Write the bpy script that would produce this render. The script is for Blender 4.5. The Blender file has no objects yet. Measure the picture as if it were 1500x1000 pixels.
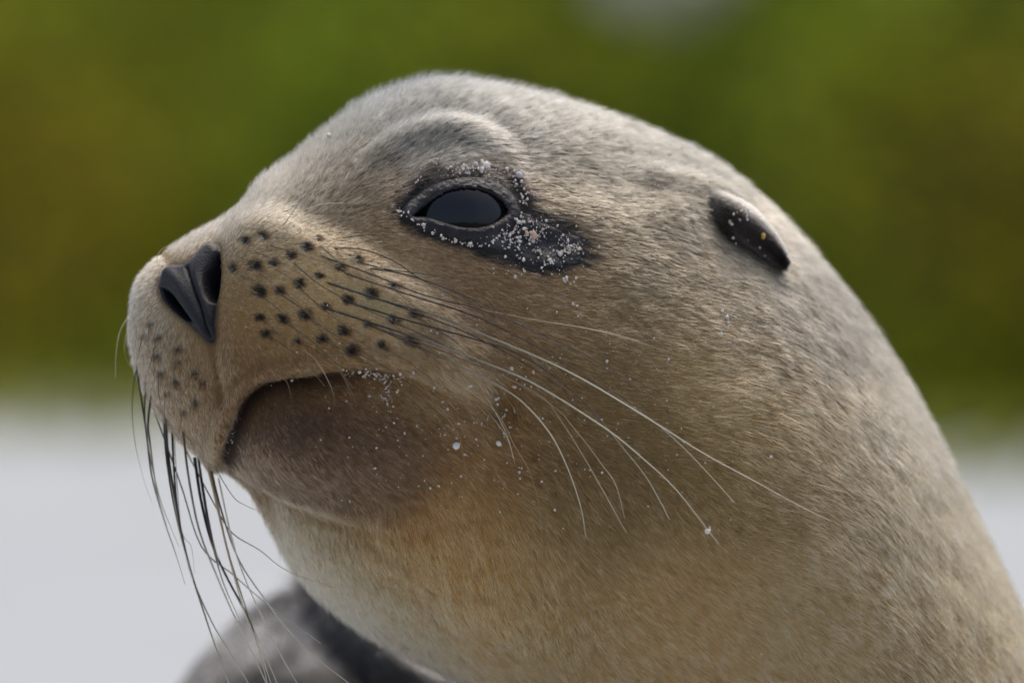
import bpy, math
import numpy as np
from mathutils import Matrix, Vector, kdtree

S = bpy.context.scene
C = S.collection
rng = np.random.default_rng(7)

# ------------------------------------------------------------------ camera, sky, sun, exposure
LENS, SENSOR = 200.0, 36.0
FPX = LENS / SENSOR * 1500.0            # focal length in photograph pixels
DIST = 2.17                             # camera to the near side of the head, metres
CAM_H = 0.40
TILT = 160.0 / FPX                      # looking down by this many radians
FOCUS = 2.150
cam_d = bpy.data.cameras.new('camera')
cam = bpy.data.objects.new('camera', cam_d)
C.objects.link(cam)
S.camera = cam
cam_d.lens, cam_d.sensor_width = LENS, SENSOR
cam_d.clip_start, cam_d.clip_end = 0.05, 1000.0
cam_d.dof.use_dof = True
cam_d.dof.focus_distance = FOCUS
cam_d.dof.aperture_fstop = 4.8
cam.location = (0, -DIST, CAM_H)
cam.rotation_euler = (math.pi / 2 - TILT, 0, 0)

SUN_EL, SUN_AZ = math.radians(66), math.radians(20)    # azimuth from +Y (behind the animal) towards +X
w = bpy.data.worlds.new('World')
S.world = w
w.use_nodes = True
nt = w.node_tree
bg = nt.nodes['Background']
sky = nt.nodes.new('ShaderNodeTexSky')
sky.sky_type = 'NISHITA'
sky.sun_disc = False
sky.sun_elevation = SUN_EL
sky.sun_rotation = SUN_AZ
sky.air_density, sky.dust_density, sky.ozone_density = 1.0, 8.0, 1.0
nt.links.new(sky.outputs[0], bg.inputs[0])
bg.inputs[1].default_value = 0.145
sd = bpy.data.lights.new('sun', 'SUN')
sd.energy, sd.angle, sd.color = 0.78, math.radians(60), (1.0, 0.985, 0.92)
sun = bpy.data.objects.new('sun', sd)
C.objects.link(sun)
sdir = Vector((math.sin(SUN_AZ) * math.cos(SUN_EL), math.cos(SUN_AZ) * math.cos(SUN_EL), math.sin(SUN_EL)))
sun.rotation_euler = sdir.to_track_quat('Z', 'Y').to_euler()
sun.location = (2, 3, 6)
S.view_settings.view_transform = 'Standard'
S.view_settings.look = 'None'
S.view_settings.gamma = 1.0
S.view_settings.use_curve_mapping = False
S.view_settings.exposure = 0.22
S.render.engine = 'CYCLES'
S.cycles.max_bounces = 10
S.cycles.diffuse_bounces = 4
S.cycles.glossy_bounces = 5
S.cycles.transmission_bounces = 8
S.cycles.use_denoising = True
S.cycles.sample_clamp_indirect = 6.0
S.cycles.caustics_reflective = False
S.cycles.caustics_refractive = False

# ------------------------------------------------------------------ helpers
ct, st_ = math.cos(TILT), math.sin(TILT)


def place(px, py, d):
    """World point seen at photograph position (px, py), d metres beyond the head plane."""
    px, py, d = np.broadcast_arrays(np.asarray(px, float), np.asarray(py, float), np.asarray(d, float))
    y = DIST + d
    x = (px - 750.0) / FPX * y
    z = (500.0 - py) / FPX * y
    return np.stack([x, -DIST + y * ct + z * st_, CAM_H - y * st_ + z * ct], -1)


def camdir(dx, dd, dz):
    """Camera-axes direction (right, away, up) -> world."""
    dx, dd, dz = np.broadcast_arrays(np.asarray(dx, float), np.asarray(dd, float), np.asarray(dz, float))
    return np.stack([dx, dd * ct + dz * st_, -dd * st_ + dz * ct], -1)


def smooth(a, b, x):
    t = np.clip((x - a) / (b - a), 0, 1)
    return t * t * (3 - 2 * t)


_lat = rng.random((64, 64, 64)).astype(np.float32)


def noise3(p):
    """Value noise, 0..1, p is (N,3) in lattice units."""
    p = np.asarray(p, float)
    i = np.floor(p).astype(int)
    f = p - i
    f = f * f * (3 - 2 * f)
    out = np.zeros(len(p))
    for a in (0, 1):
        for b in (0, 1):
            for c in (0, 1):
                wgt = (f[:, 0] if a else 1 - f[:, 0]) * (f[:, 1] if b else 1 - f[:, 1]) * (f[:, 2] if c else 1 - f[:, 2])
                out += wgt * _lat[(i[:, 0] + a) % 64, (i[:, 1] + b) % 64, (i[:, 2] + c) % 64]
    return out


def fbm(p, octaves=3):
    p = np.asarray(p, float)
    s, a, t = 0, 0.5, 0
    for k in range(octaves):
        s = s + a * noise3(p * 2 ** k + 13.7 * k)
        t += a
        a *= 0.5
    return s / t


def seg_dist(x, y, pts):
    """Distance to a polyline, arc parameter 0..1, and side (+ = below / right-hand in image)."""
    pts = np.asarray(pts, float)
    L = np.r_[0, np.cumsum(np.hypot(*np.diff(pts, axis=0).T))]
    best = np.full(x.shape, 1e9)
    par = np.zeros(x.shape)
    side = np.zeros(x.shape)
    for k in range(len(pts) - 1):
        a, b = pts[k], pts[k + 1]
        e = b - a
        l2 = e @ e
        t = np.clip(((x - a[0]) * e[0] + (y - a[1]) * e[1]) / l2, 0, 1)
        dx, dy = x - a[0] - t * e[0], y - a[1] - t * e[1]
        d = np.hypot(dx, dy)
        m = d < best
        best = np.where(m, d, best)
        par = np.where(m, (L[k] + t * math.sqrt(l2)) / L[-1], par)
        side = np.where(m, np.sign(e[0] * (y - a[1]) - e[1] * (x - a[0])), side)
    return best, par, side


def poly_sd(x, y, pts):
    """Signed distance to polygon, negative inside."""
    pts = np.asarray(pts, float)
    d, _, _ = seg_dist(x, y, np.vstack([pts, pts[:1]]))
    inside = np.zeros(x.shape, bool)
    j = len(pts) - 1
    for i in range(len(pts)):
        xi, yi, xj, yj = *pts[i], *pts[j]
        if yi != yj:
            c = ((yi > y) != (yj > y)) & (x < (xj - xi) * (y - yi) / (yj - yi) + xi)
            inside ^= c
        j = i
    return np.where(inside, -d, d)


def spline(pts, n, closed=False):
    """Catmull-Rom through the points, n samples (vectorised, any dimension)."""
    P = np.asarray(pts, float)
    if P.ndim == 1:
        P = P[:, None]
    t = np.linspace(0, len(P) - 1, n)
    i = np.minimum(t.astype(int), len(P) - 2)
    f = (t - i)[:, None]
    p0, p1, p2, p3 = P[np.maximum(i - 1, 0)], P[i], P[i + 1], P[np.minimum(i + 2, len(P) - 1)]
    return 0.5 * (2 * p1 + (p2 - p0) * f + (2 * p0 - 5 * p1 + 4 * p2 - p3) * f ** 2 + (3 * p1 - p0 - 3 * p2 + p3) * f ** 3)


def poly_round(pts, n=90):
    P = np.asarray(pts, float)
    P = np.vstack([P[-2:], P, P[:3]])
    t = np.linspace(2, len(P) - 3, n, endpoint=False)
    i = t.astype(int)
    f = (t - i)[:, None]
    p0, p1, p2, p3 = P[i - 1], P[i], P[i + 1], P[np.minimum(i + 2, len(P) - 1)]
    return 0.5 * (2 * p1 + (p2 - p0) * f + (2 * p0 - 5 * p1 + 4 * p2 - p3) * f ** 2 + (3 * p1 - p0 - 3 * p2 + p3) * f ** 3)


def link_mesh(name, verts, faces, mat, parent=None, smooth_shade=True, cols=None):
    me = bpy.data.meshes.new(name)
    verts = np.asarray(verts, np.float32)
    if parent is not None:
        verts = verts - np.asarray(parent.location, np.float32)
    if isinstance(faces, np.ndarray):
        nf, k = faces.shape
        me.vertices.add(len(verts))
        me.vertices.foreach_set('co', verts.ravel())
        me.loops.add(nf * k)
        me.loops.foreach_set('vertex_index', faces.ravel().astype(np.int32))
        me.polygons.add(nf)
        me.polygons.foreach_set('loop_start', np.arange(0, nf * k, k, dtype=np.int32))
        me.update(calc_edges=True)
    else:
        me.from_pydata(verts.tolist(), [], faces)
    if smooth_shade:
        me.polygons.foreach_set('use_smooth', np.ones(len(me.polygons), bool))
    if cols is not None:
        at = me.color_attributes.new('pigment', 'FLOAT_COLOR', 'POINT')
        c4 = np.ones((len(verts), 4), np.float32)
        c4[:, :cols.shape[1]] = cols
        at.data.foreach_set('color', c4.ravel())
    me.materials.append(mat)
    o = bpy.data.objects.new(name, me)
    C.objects.link(o)
    if parent is not None:
        o.parent = parent
    return o


def tag(o, label=None, cat=None, group=None, kind=None):
    for k, v in (('label', label), ('category', cat), ('group', group), ('kind', kind)):
        if v:
            o[k] = v
    return o


def material(name, base=(0.5, 0.5, 0.5), rough=0.6, attr=None, spec=0.5, coat=0.0, bump=None, sss=0.0):
    m = bpy.data.materials.new(name)
    m.use_nodes = True
    n, l = m.node_tree.nodes, m.node_tree.links
    b = n['Principled BSDF']
    b.inputs['Base Color'].default_value = (*base, 1)
    b.inputs['Roughness'].default_value = rough
    b.inputs['Specular IOR Level'].default_value = spec
    b.inputs['Coat Weight'].default_value = coat
    b.inputs['Coat Roughness'].default_value = 0.15
    if attr:
        a = n.new('ShaderNodeAttribute')
        a.attribute_name = attr
        l.new(a.outputs['Color'], b.inputs['Base Color'])
    if bump:
        scale, dist, strength = bump
        t = n.new('ShaderNodeTexNoise')
        t.inputs['Scale'].default_value = scale
        t.inputs['Detail'].default_value = 5
        tc = n.new('ShaderNodeTexCoord')
        l.new(tc.outputs['Object'], t.inputs['Vector'])
        bp = n.new('ShaderNodeBump')
        bp.inputs['Distance'].default_value = dist
        bp.inputs['Strength'].default_value = strength
        l.new(t.outputs['Fac'], bp.inputs['Height'])
        l.new(bp.outputs['Normal'], b.inputs['Normal'])
    return m


# ------------------------------------------------------------------ the beach and the bank
def edge_y(x):
    """Distance (world y) at which the plants begin, nearer on the right."""
    return 9.8 - 1.25 * x + 0.12 * np.sin(x * 7.0) + 0.1 * np.sin(x * 2.3 + 1)


gx, gy = np.meshgrid(np.r_[-300, -80, np.linspace(-8, 8, 97), 80, 300], np.r_[-60, -8, np.linspace(-4, 24, 141), 80, 400])
pts = np.stack([gx.ravel(), gy.ravel(), np.zeros(gx.size)], -1)
inner = (np.abs(pts[:, 0]) < 7.9) & (pts[:, 1] > -3.9) & (pts[:, 1] < 23.9)
pts[:, 2] = inner * (0.05 * (fbm(pts * [1.1, 1.1, 1] + 5, 3) - 0.5))
near0 = np.exp(-(pts[:, 0] ** 2 + pts[:, 1] ** 2) / 1.5)
pts[:, 2] *= 1 - near0
ny, nx = gx.shape
ii = (np.arange(ny - 1)[:, None] * nx + np.arange(nx - 1)[None]).ravel()
sandm = material('sand_white', (0.62, 0.61, 0.60), 0.9, spec=0.2)
n, l = sandm.node_tree.nodes, sandm.node_tree.links
tn = n.new('ShaderNodeTexNoise'); tn.inputs['Scale'].default_value = 900
tn2 = n.new('ShaderNodeTexNoise'); tn2.inputs['Scale'].default_value = 1.7
tcc = n.new('ShaderNodeTexCoord')
for t in (tn, tn2):
    l.new(tcc.outputs['Object'], t.inputs['Vector'])
mx = n.new('ShaderNodeMix'); mx.data_type = 'FLOAT'
mx.inputs[0].default_value = 0.5
l.new(tn.outputs['Fac'], mx.inputs[2]); l.new(tn2.outputs['Fac'], mx.inputs[3])
cr = n.new('ShaderNodeValToRGB')
cr.color_ramp.elements[0].position = 0.3; cr.color_ramp.elements[0].color = (0.335, 0.365, 0.39, 1)
cr.color_ramp.elements[1].position = 0.7; cr.color_ramp.elements[1].color = (0.42, 0.453, 0.485, 1)
l.new(mx.outputs[0], cr.inputs['Fac']); l.new(cr.outputs['Color'], n['Principled BSDF'].inputs['Base Color'])
tag(link_mesh('beach', pts, np.stack([ii, ii + 1, ii + nx + 1, ii + nx], -1), sandm), kind='structure',
    label='pale white sand beach, far out of focus')

# unseen dark rise added behind the camera to darken the lower eye reflection
sx_, sy_ = np.meshgrid(np.linspace(-40, 40, 120), np.linspace(-34, -9, 40))
rise = smooth(-9, -16, sy_)
sz_ = -0.1 + rise * (1.5 + 2.6 * (fbm(np.stack([sx_.ravel() * .35, sy_.ravel() * .35, sx_.ravel() * 0 + 4], -1), 4)).reshape(sx_.shape))
ny, nx = sx_.shape
ii = (np.arange(ny - 1)[:, None] * nx + np.arange(nx - 1)[None]).ravel()
risem = material('eye_reflection_dark', (0.035, 0.033, 0.032), 0.85, bump=(5, 0.05, 0.7))
tag(link_mesh('eye_reflection_rise', np.stack([sx_, sy_, sz_], -1).reshape(-1, 3), np.stack([ii, ii + 1, ii + nx + 1, ii + nx], -1), risem, smooth_shade=False),
    kind='structure', label='unseen dark rise added behind the camera for the eye reflection')

# the bank the plants grow on
bx, bt = np.meshgrid(np.linspace(-14, 14, 120), np.linspace(0, 1, 40))
by = edge_y(np.clip(bx, -4, 4)) - 0.1 + bt * 9.0
bz = -0.08 + 5.0 * bt ** 0.9 + 0.25 * (fbm(np.stack([bx.ravel(), by.ravel(), bx.ravel() * 0], -1) * 0.8, 3) - 0.5).reshape(bx.shape)
bz[0] = -0.15
ny, nx = bx.shape
ii = (np.arange(ny - 1)[:, None] * nx + np.arange(nx - 1)[None]).ravel()
bankm = material('bank_soil', (0.055, 0.06, 0.018), 0.95, spec=0.1, bump=(6, 0.05, 0.6))
tag(link_mesh('bank', np.stack([bx, by, bz], -1).reshape(-1, 3), np.stack([ii, ii + 1, ii + nx + 1, ii + nx], -1), bankm),
    kind='structure', label='overgrown bank rising behind the beach')

# plants over the bank: small fleshy leaves
NL = 70000
lx = rng.uniform(-5, 5, NL)
lt = rng.random(NL) ** 1.25
ly = edge_y(np.clip(lx, -4, 4)) + lt * 5.0
lz = -0.1 + 5.0 * ((lt * 5.0 + 0.1) / 9.0) ** 0.9
hump = fbm(np.stack([lx * 1.4, ly * 1.4, lx * 0], -1), 3)
lz = lz + rng.random(NL) ** 0.7 * (0.10 + 0.75 * hump * smooth(0, 0.12, lt)) + 0.0
ly = ly - rng.random(NL) * 0.15
# runners creeping out over the sand in front of the bank
NC = 2600
cr_ = rng.random(NC) ** 1.8 * 2.2
lx[:NC] = rng.uniform(-4, 4, NC)
ly[:NC] = edge_y(lx[:NC]) - cr_
lz[:NC] = 0.02 + rng.random(NC) * 0.05 * (1 - cr_ / 2.2)
cen = np.stack([lx, ly, lz], -1)
BOULDER = place(975, -35, 9.9)
gone = (np.abs(lx - BOULDER[0]) < 0.20) & (lz > BOULDER[2] - 0.12) & (ly < BOULDER[1] + 0.1)
cen[gone, 0] += np.where(lx[gone] > BOULDER[0], 0.45, -0.45)
v3 = rng.normal(size=(NL, 3)) * 0.45 + np.array([0, -0.45, 0.8])      # leaves turn their faces to the open sky
v3 /= np.linalg.norm(v3, axis=1)[:, None]
v1 = np.cross(v3, rng.normal(size=(NL, 3))); v1 /= np.linalg.norm(v1, axis=1)[:, None]
v2 = np.cross(v3, v1)
ls = rng.uniform(0.022, 0.05, NL)[:, None]
V = np.stack([cen - v1 * ls, cen + v2 * ls * 0.42 + v3 * ls * 0.12, cen + v1 * ls, cen - v2 * ls * 0.42 + v3 * ls * 0.12], 1).reshape(-1, 3)
F = np.arange(NL * 4).reshape(-1, 4)
hue = fbm(np.stack([lx * 0.62 + 3.1, lz * 0.9 + 2, ly * 0.2], -1), 2)
leftp = np.exp(-((lx + 1.15) / 0.55) ** 2 - ((lz - 0.45) / 0.35) ** 2) + np.exp(-((lx - 1.0) / 0.45) ** 2 - ((lz - 0.5) / 0.4) ** 2)
hue = np.clip(smooth(0.45, 0.75, hue) * 0.5 + 0.9 * leftp, 0, 1)[:, None]
green, dry = np.array([0.122, 0.188, 0.009]), np.array([0.186, 0.160, 0.009])
lc = green * (1 - hue) + dry * hue
lc[:NC] = np.array([.11, .12, .02])
lc = lc * rng.uniform(0.7, 1.3, (NL, 1))
leafm = material('leaf_green', attr='pigment', rough=0.65, spec=0.04)
n, l = leafm.node_tree.nodes, leafm.node_tree.links
tr = n.new('ShaderNodeBsdfTranslucent'); ad = n.new('ShaderNodeAddShader'); at_ = n.new('ShaderNodeAttribute'); at_.attribute_name = 'pigment'
l.new(at_.outputs['Color'], tr.inputs['Color'])
l.new(n['Principled BSDF'].outputs[0], ad.inputs[0]); l.new(tr.outputs[0], ad.inputs[1])
l.new(ad.outputs[0], n['Material Output'].inputs['Surface'])
tag(link_mesh('beach_plants', V, F, leafm, smooth_shade=False, cols=np.repeat(lc, 4, 0)), kind='stuff',
    label='blurred mass of green and yellowish beach plants behind the sea lion')

# a pale boulder showing through the plants
u, v = np.meshgrid(np.linspace(0, 2 * math.pi, 33)[:-1], np.linspace(0.02, math.pi - 0.02, 17))
dirs = np.stack([np.cos(u) * np.sin(v), np.sin(u) * np.sin(v), np.cos(v)], -1).reshape(-1, 3)
rr = 0.75 + 0.5 * fbm(dirs * 1.7 + 9, 3)
cpos = BOULDER
RV = cpos + dirs * rr[:, None] * np.array([0.16, 0.16, 0.10])
RF = [(a * 32 + b, a * 32 + (b + 1) % 32, (a + 1) * 32 + (b + 1) % 32, (a + 1) * 32 + b) for a in range(16) for b in range(32)]
RF += [tuple(range(31, -1, -1)), tuple(range(16 * 32, 17 * 32))]
rockm = material('pale_rock', (0.50, 0.50, 0.40), 0.9, bump=(14, 0.02, 0.5))
tag(link_mesh('boulder', RV, RF, rockm), label='pale grey boulder among the blurred green plants', cat='boulder')

# ------------------------------------------------------------------ the sea lion: base form
BASE = bpy.data.objects.new('sea_lion', None)
C.objects.link(BASE)
BASE.location = (0.12, 0.12, 0.0)
BASE.empty_display_size = 0.1
tag(BASE, 'young sea lion with raised head, sand around its dark eye and long whiskers', 'sea lion')

# cross-sections: top outline x,y, bottom outline x,y, centre depth (cm), depth towards the camera (cm)
RINGS = np.array([
    (190, 470, 190, 471, 2.5, 0.02),
    (194, 435, 190, 500, 2.5, 0.95),
    (205, 405, 199, 540, 2.5, 1.95),
    (238, 372, 219, 590, 2.6, 3.2),
    (280, 344, 253, 635, 2.7, 4.3),
    (322, 322, 293, 668, 2.9, 5.15),
    (352, 300, 330, 690, 3.2, 5.75),
    (385, 262, 362, 716, 3.7, 6.4),
    (430, 232, 392, 762, 4.2, 7.0),
    (485, 190, 425, 820, 4.8, 7.6),
    (550, 147, 470, 872, 5.4, 8.2),
    (640, 121, 545, 928, 6.0, 8.8),
    (750, 132, 640, 976, 6.6, 9.4),
    (860, 161, 740, 1020, 7.2, 10.0),
    (960, 196, 840, 1065, 8.0, 10.8),
    (1055, 245, 930, 1110, 8.8, 11.5),
    (1150, 328, 1010, 1160, 9.6, 12.2),
    (1250, 443, 1060, 1210, 10.4, 12.6),
    (1350, 598, 1100, 1270, 11.2, 13.0),
    (1430, 758, 1130, 1350, 12.0, 13.2),
    (1500, 908, 1150, 1450, 12.8, 13.4),
    (1580, 1090, 1170, 1560, 13.8, 13.6),
    (1680, 1300, 1200, 1660, 15.0, 13.8),
    (1830, 1480, 1260, 1760, 17.0, 13.0),
], float)
NU, NV, NB = 640, 560, 60
R = spline(RINGS, NU)
th = np.linspace(0, math.pi, NV)
thb = np.linspace(math.pi, 2 * math.pi, NB + 1)[1:-1]
TH = np.r_[th, thb]
NR = len(TH)
cx, cy = (R[:, 0] + R[:, 2]) / 2, (R[:, 1] + R[:, 3]) / 2
hx, hy = (R[:, 0] - R[:, 2]) / 2, (R[:, 1] - R[:, 3]) / 2
cth, sth = np.cos(TH)[None], np.sin(TH)[None]
PX = cx[:, None] + hx[:, None] * cth
PY = cy[:, None] + hy[:, None] * cth
prof = np.sign(sth) * np.abs(sth) ** 0.92
far = np.minimum(R[:, 5] * 1.15, R[:, 5] + 1.5)
DD = (R[:, 4][:, None] - np.where(sth > 0, R[:, 5][:, None], far[:, None]) * prof) / 100.0
P = place(PX, PY, DD)                   # (NU, NR, 3)


def grid_normals(P):
    du = np.gradient(P, axis=0)
    dv = np.roll(P, -1, 1) - np.roll(P, 1, 1)
    nn = np.cross(dv, du)
    ln = np.linalg.norm(nn, axis=2, keepdims=True)
    nn = nn / np.maximum(ln, 1e-12)
    nn[0] = camdir(-1, 0, 0)
    return nn


N0 = grid_normals(P)
cen_line = P.mean(1, keepdims=True)
if ((P - cen_line) * N0).sum(2).mean() < 0:
    N0 = -N0

# ------------------------------------------------------------------ features of the face (photograph pixels)
EYE = poly_round([(604, 318), (622, 300), (645, 284), (672, 276), (700, 277), (724, 286), (741, 301), (745, 313), (730, 326),
                  (708, 335), (682, 336), (655, 330), (628, 321)])
LIDSKIN = poly_round([(588, 309), (606, 287), (634, 272), (668, 264), (706, 264), (733, 273), (752, 289), (762, 308), (788, 325),
                      (820, 335), (845, 350), (856, 368), (845, 384), (812, 393), (772, 390), (735, 372), (705, 360), (660, 352),
                      (622, 338), (598, 324)])
DARKFUR = poly_round([(570, 306), (588, 276), (620, 250), (660, 238), (705, 236), (745, 248), (775, 275), (790, 305), (830, 322),
                      (862, 348), (868, 372), (855, 390), (812, 401), (762, 398), (712, 381), (660, 362), (612, 345), (585, 326)])
NOSE = poly_round([(320, 364), (300, 366), (286, 380), (270, 390), (252, 392), (240, 404), (235, 420), (241, 438), (257, 455),
                   (276, 470), (294, 486), (307, 499), (316, 495), (316, 474), (318, 440), (322, 412), (323, 386)])
NOST_L = poly_round([(239, 421), (254, 427), (266, 442), (279, 460), (289, 474), (273, 469), (255, 455), (241, 438)])
NOST_R = poly_round([(323, 376), (311, 391), (301, 410), (302, 430), (310, 445), (319, 444), (326, 412)])
PAD = poly_round([(332, 350), (356, 316), (400, 309), (450, 328), (520, 357), (590, 402), (650, 442), (690, 482), (705, 520),
                  (655, 541), (570, 528), (480, 531), (400, 546), (350, 566), (318, 540), (322, 440)])
LIP = spline([(322, 692), (328, 673), (331, 650), (338, 626), (348, 602), (360, 580), (382, 562), (408, 554), (440, 551), (472, 546),
              (504, 542), (536, 540), (568, 543), (600, 549), (648, 566), (690, 590)], 60)
CHIN = spline([(325, 690), (370, 714), (420, 739), (480, 759), (540, 772), (600, 772), (660, 758)], 30)
BROW = spline([(520, 245), (548, 214), (588, 188), (630, 175), (672, 173), (712, 184), (744, 206), (764, 236), (775, 262)], 40)
JAW = poly_round([(338, 640), (330, 690), (368, 716), (420, 741), (480, 762), (540, 772), (590, 752), (625, 705), (632, 655), (590, 610), (500, 590), (420, 595), (360, 610)])
SEPTUM = spline([(279, 398), (290, 428), (303, 462), (311, 492)], 16)
RIDGE_L = spline([(250, 402), (266, 418), (282, 446), (300, 478), (308, 494)], 16)
RIDGE_R = spline([(310, 372), (296, 392), (292, 412), (300, 440), (311, 474)], 16)
SPOTS = np.array([
    (365, 365), (387, 357), (376, 398), (401, 393), (427, 382), (448, 370), (465, 357), (345, 401), (381, 432), (409, 430), (438, 421),
    (467, 410), (496, 397), (521, 383), (381, 466), (413, 469), (445, 463), (475, 451), (507, 442), (541, 433), (573, 421), (390, 488),
    (435, 499), (470, 496), (501, 485), (537, 476), (574, 470), (513, 512), (557, 505), (605, 462), (598, 500),
    (219, 473), (229, 494), (208, 491), (259, 510), (227, 520), (257, 531), (283, 545), (256, 558), (243, 574), (285, 587),
    (232, 545), (268, 600), (295, 560)], float)


def sculpt(x, y, front):
    """Outward displacement in mm of the camera side of the head, from photograph coordinates."""
    d = np.zeros_like(x)
    sd_ = poly_sd(x, y, PAD)
    d += 5.5 * smooth(22, -38, sd_)
    # lower lip set back under the upper one
    dist, par, side = seg_dist(x, y, LIP)
    depth = np.interp(par, [0, .12, .3, .45, .6, .8, 1], [2.5, 4.5, 10, 10, 6, 2.5, 0])
    below = side * dist * -1
    below = np.where(side > 0, dist, -dist)      # positive below the lip edge
    d -= depth * smooth(-2, 6, below) * np.exp(-np.maximum(below, 0) / 24.0)
    d += np.interp(par, [0, .1, .6, .9, 1], [1.5, 3.2, 3.4, 2.5, 0]) * np.exp(-((below + 15) / 14.0) ** 2)
    d += 10.5 * np.exp(-((x - 455 - 0.6 * (y - 650)) / 112) ** 2 - ((y - 652) / 58) ** 2)
    # chin edge over the throat
    dist, par, side = seg_dist(x, y, CHIN)
    below = np.where(side > 0, dist, -dist)
    d -= np.interp(par, [0, .3, .55, .75, 1], [7.5, 6.0, 3.0, 0.6, 0]) * smooth(-14, 14, below) * np.exp(-np.maximum(below, 0) / 55.0)
    d += 0.3 * np.exp(-((below + 22) / 20.0) ** 2)
    # cheek roll at the corner of the mouth
    d += 7.5 * np.exp(-((x - 672) / 52) ** 2 - ((y - 545 - 0.35 * (x - 672)) / 26) ** 2)
    d -= 6.5 * np.exp(-((x - 738) / 22) ** 2 - ((y - 588) / 40) ** 2)
    # brow
    dist, par, side = seg_dist(x, y, BROW)
    s = np.where(side > 0, dist, -dist)          # positive below
    env = np.interp(par, [0, .15, .5, .68, .84, 1], [.15, .85, 1, .75, .28, 0])
    d += env * (3.2 * np.exp(-((s - 12) / 17.0) ** 2) - 2.5 * np.exp(-((s + 14) / 15.0) ** 2))
    # orbit, lids, eye opening
    d += 2.5 * np.exp(-((x - 690) / 105) ** 2 - ((y - 310) / 75) ** 2)
    sd_ = poly_sd(x, y, EYE)
    d += 0.5 * np.exp(-((sd_ - 7) / 6.0) ** 2)
    d -= np.where(y < 315, 1.5, 0.9) * np.exp(-((sd_ - 22) / 7.0) ** 2)
    # tear stain hollow
    d -= 2.0 * np.exp(-((x - 800) / 45) ** 2 - ((y - 360) / 22) ** 2)
    # nose
    sd_ = poly_sd(x, y, NOSE)
    d += 1.5 * smooth(4, -8, sd_) 
    for L_, a in ((RIDGE_L, 1.3), (RIDGE_R, 1.6)):
        dist, par, side = seg_dist(x, y, L_)
        d += a * np.exp(-(dist / 9.0) ** 2)
    dist, par, side = seg_dist(x, y, SEPTUM)
    d -= 1.9 * np.exp(-(dist / 3.6) ** 2)
    d -= 9.0 * smooth(2, -7, poly_sd(x, y, NOST_L)) + 11.0 * smooth(2, -7, poly_sd(x, y, NOST_R))
    # crease from the nose to the lip
    dist, par, side = seg_dist(x, y, [(312, 500), (318, 540), (326, 580)])
    d -= 1.8 * np.exp(-(dist / 7.0) ** 2)
    # follicle dimples
    for sx, sy in SPOTS:
        d -= 0.7 * np.exp(-((x - sx) ** 2 + (y - sy) ** 2) / 30.0)
    # temple, ear root, neck roll
    d -= 4.0 * np.exp(-((x - 890) / 90) ** 2 - ((y - 255) / 40) ** 2)
    d += 3.0 * np.exp(-((x - 1030) / 50) ** 2 - ((y - 296) / 35) ** 2)
    dist, par, side = seg_dist(x, y, [(915, 236), (965, 252), (1005, 268), (1045, 286)])
    d += 3.6 * np.exp(-(dist / 15.0) ** 2) * np.interp(par, [0, .3, 1], [0, 1, 1])
    dist, par, side = seg_dist(x, y, [(1000, 236), (1060, 266), (1115, 305)])
    d -= 1.0 * np.exp(-(dist / 14.0) ** 2)
    return d * front


front = smooth(0.03, 0.25, np.broadcast_to(sth, PX.shape))
disp = sculpt(PX, PY, front)
fl = P.reshape(-1, 3)
undul = (fbm(fl * 28.0 + 3, 3) - 0.5) * 3.5 + (fbm(fl * 95.0 + 8, 2) - 0.5) * 1.1
big = np.broadcast_to(smooth(350, 700, PX), PX.shape).reshape(-1)
disp = disp + (undul * (0.35 + 0.65 * big)).reshape(PX.shape) * smooth(0.0, 0.15, np.abs(sth)) * smooth(0, 40, np.arange(NU))[:, None]
P2 = P + N0 * (disp / 1000.0)[..., None]
# the eyeball, and lids that wrap it
FWD = np.array([0, ct, -st_]); RGT = np.array([1.0, 0, 0]); UPV = np.array([0, st_, ct]); EYEPT = np.array([0, -DIST, CAM_H])


def project(Q):
    q = Q - EYEPT
    y = q @ FWD
    return 750 + FPX * (q @ RGT) / y, 500 - FPX * (q @ UPV) / y, y - DIST


QX, QY, QD = project(P2)
ER = 0.026
nearm = (np.broadcast_to(sth, PX.shape) > 0.05)
zone = nearm & (np.abs(QX - 682) < 90) & (np.abs(QY - 308) < 60)
pl = np.linalg.lstsq(np.stack([QX[zone] - 680, QY[zone] - 309, np.ones(zone.sum())], -1), QD[zone], rcond=None)[0]
MM = DIST / FPX                                          # metres per photograph pixel at the head
nrm = np.array([pl[0] / MM, pl[1] / MM, -1.0])           # right, down, away
nrm *= 0.55; nrm[2] = -1.0                               # the ball sits a little turned towards the lid opening
nrm /= np.linalg.norm(nrm)
eye_c = np.array([680.0 * MM, 309.0 * MM, pl[2]]) - nrm * (ER - 0.0036)
ECX, ECY, ECD = eye_c[0] / MM, eye_c[1] / MM, eye_c[2]
rho2 = ((QX - ECX) ** 2 + (QY - ECY) ** 2) * MM ** 2
ball = ECD - np.sqrt(np.maximum((ER + 0.0011) ** 2 - rho2, 0)) + (rho2 > (ER + 0.0011) ** 2) * 1.0
esd_g = poly_sd(QX, QY, EYE)
k_ = 0.0012
softmin = -k_ * np.logaddexp(-QD / k_, -ball / k_)
wl = smooth(46, 26, esd_g) * nearm
ND = QD * (1 - wl) + np.minimum(softmin, QD) * wl
ND = ND + 0.009 * smooth(1.0, -4.5, esd_g) * nearm
P2 = np.where(nearm[..., None], place(QX, QY, ND), P2)
N2 = grid_normals(P2)
if (N2 * N0).sum() < 0:
    N2 = -N2
DEPTH2 = ((P2 - np.array([0, -DIST, CAM_H])) @ np.array([0, ct, -st_])) - DIST


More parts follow.
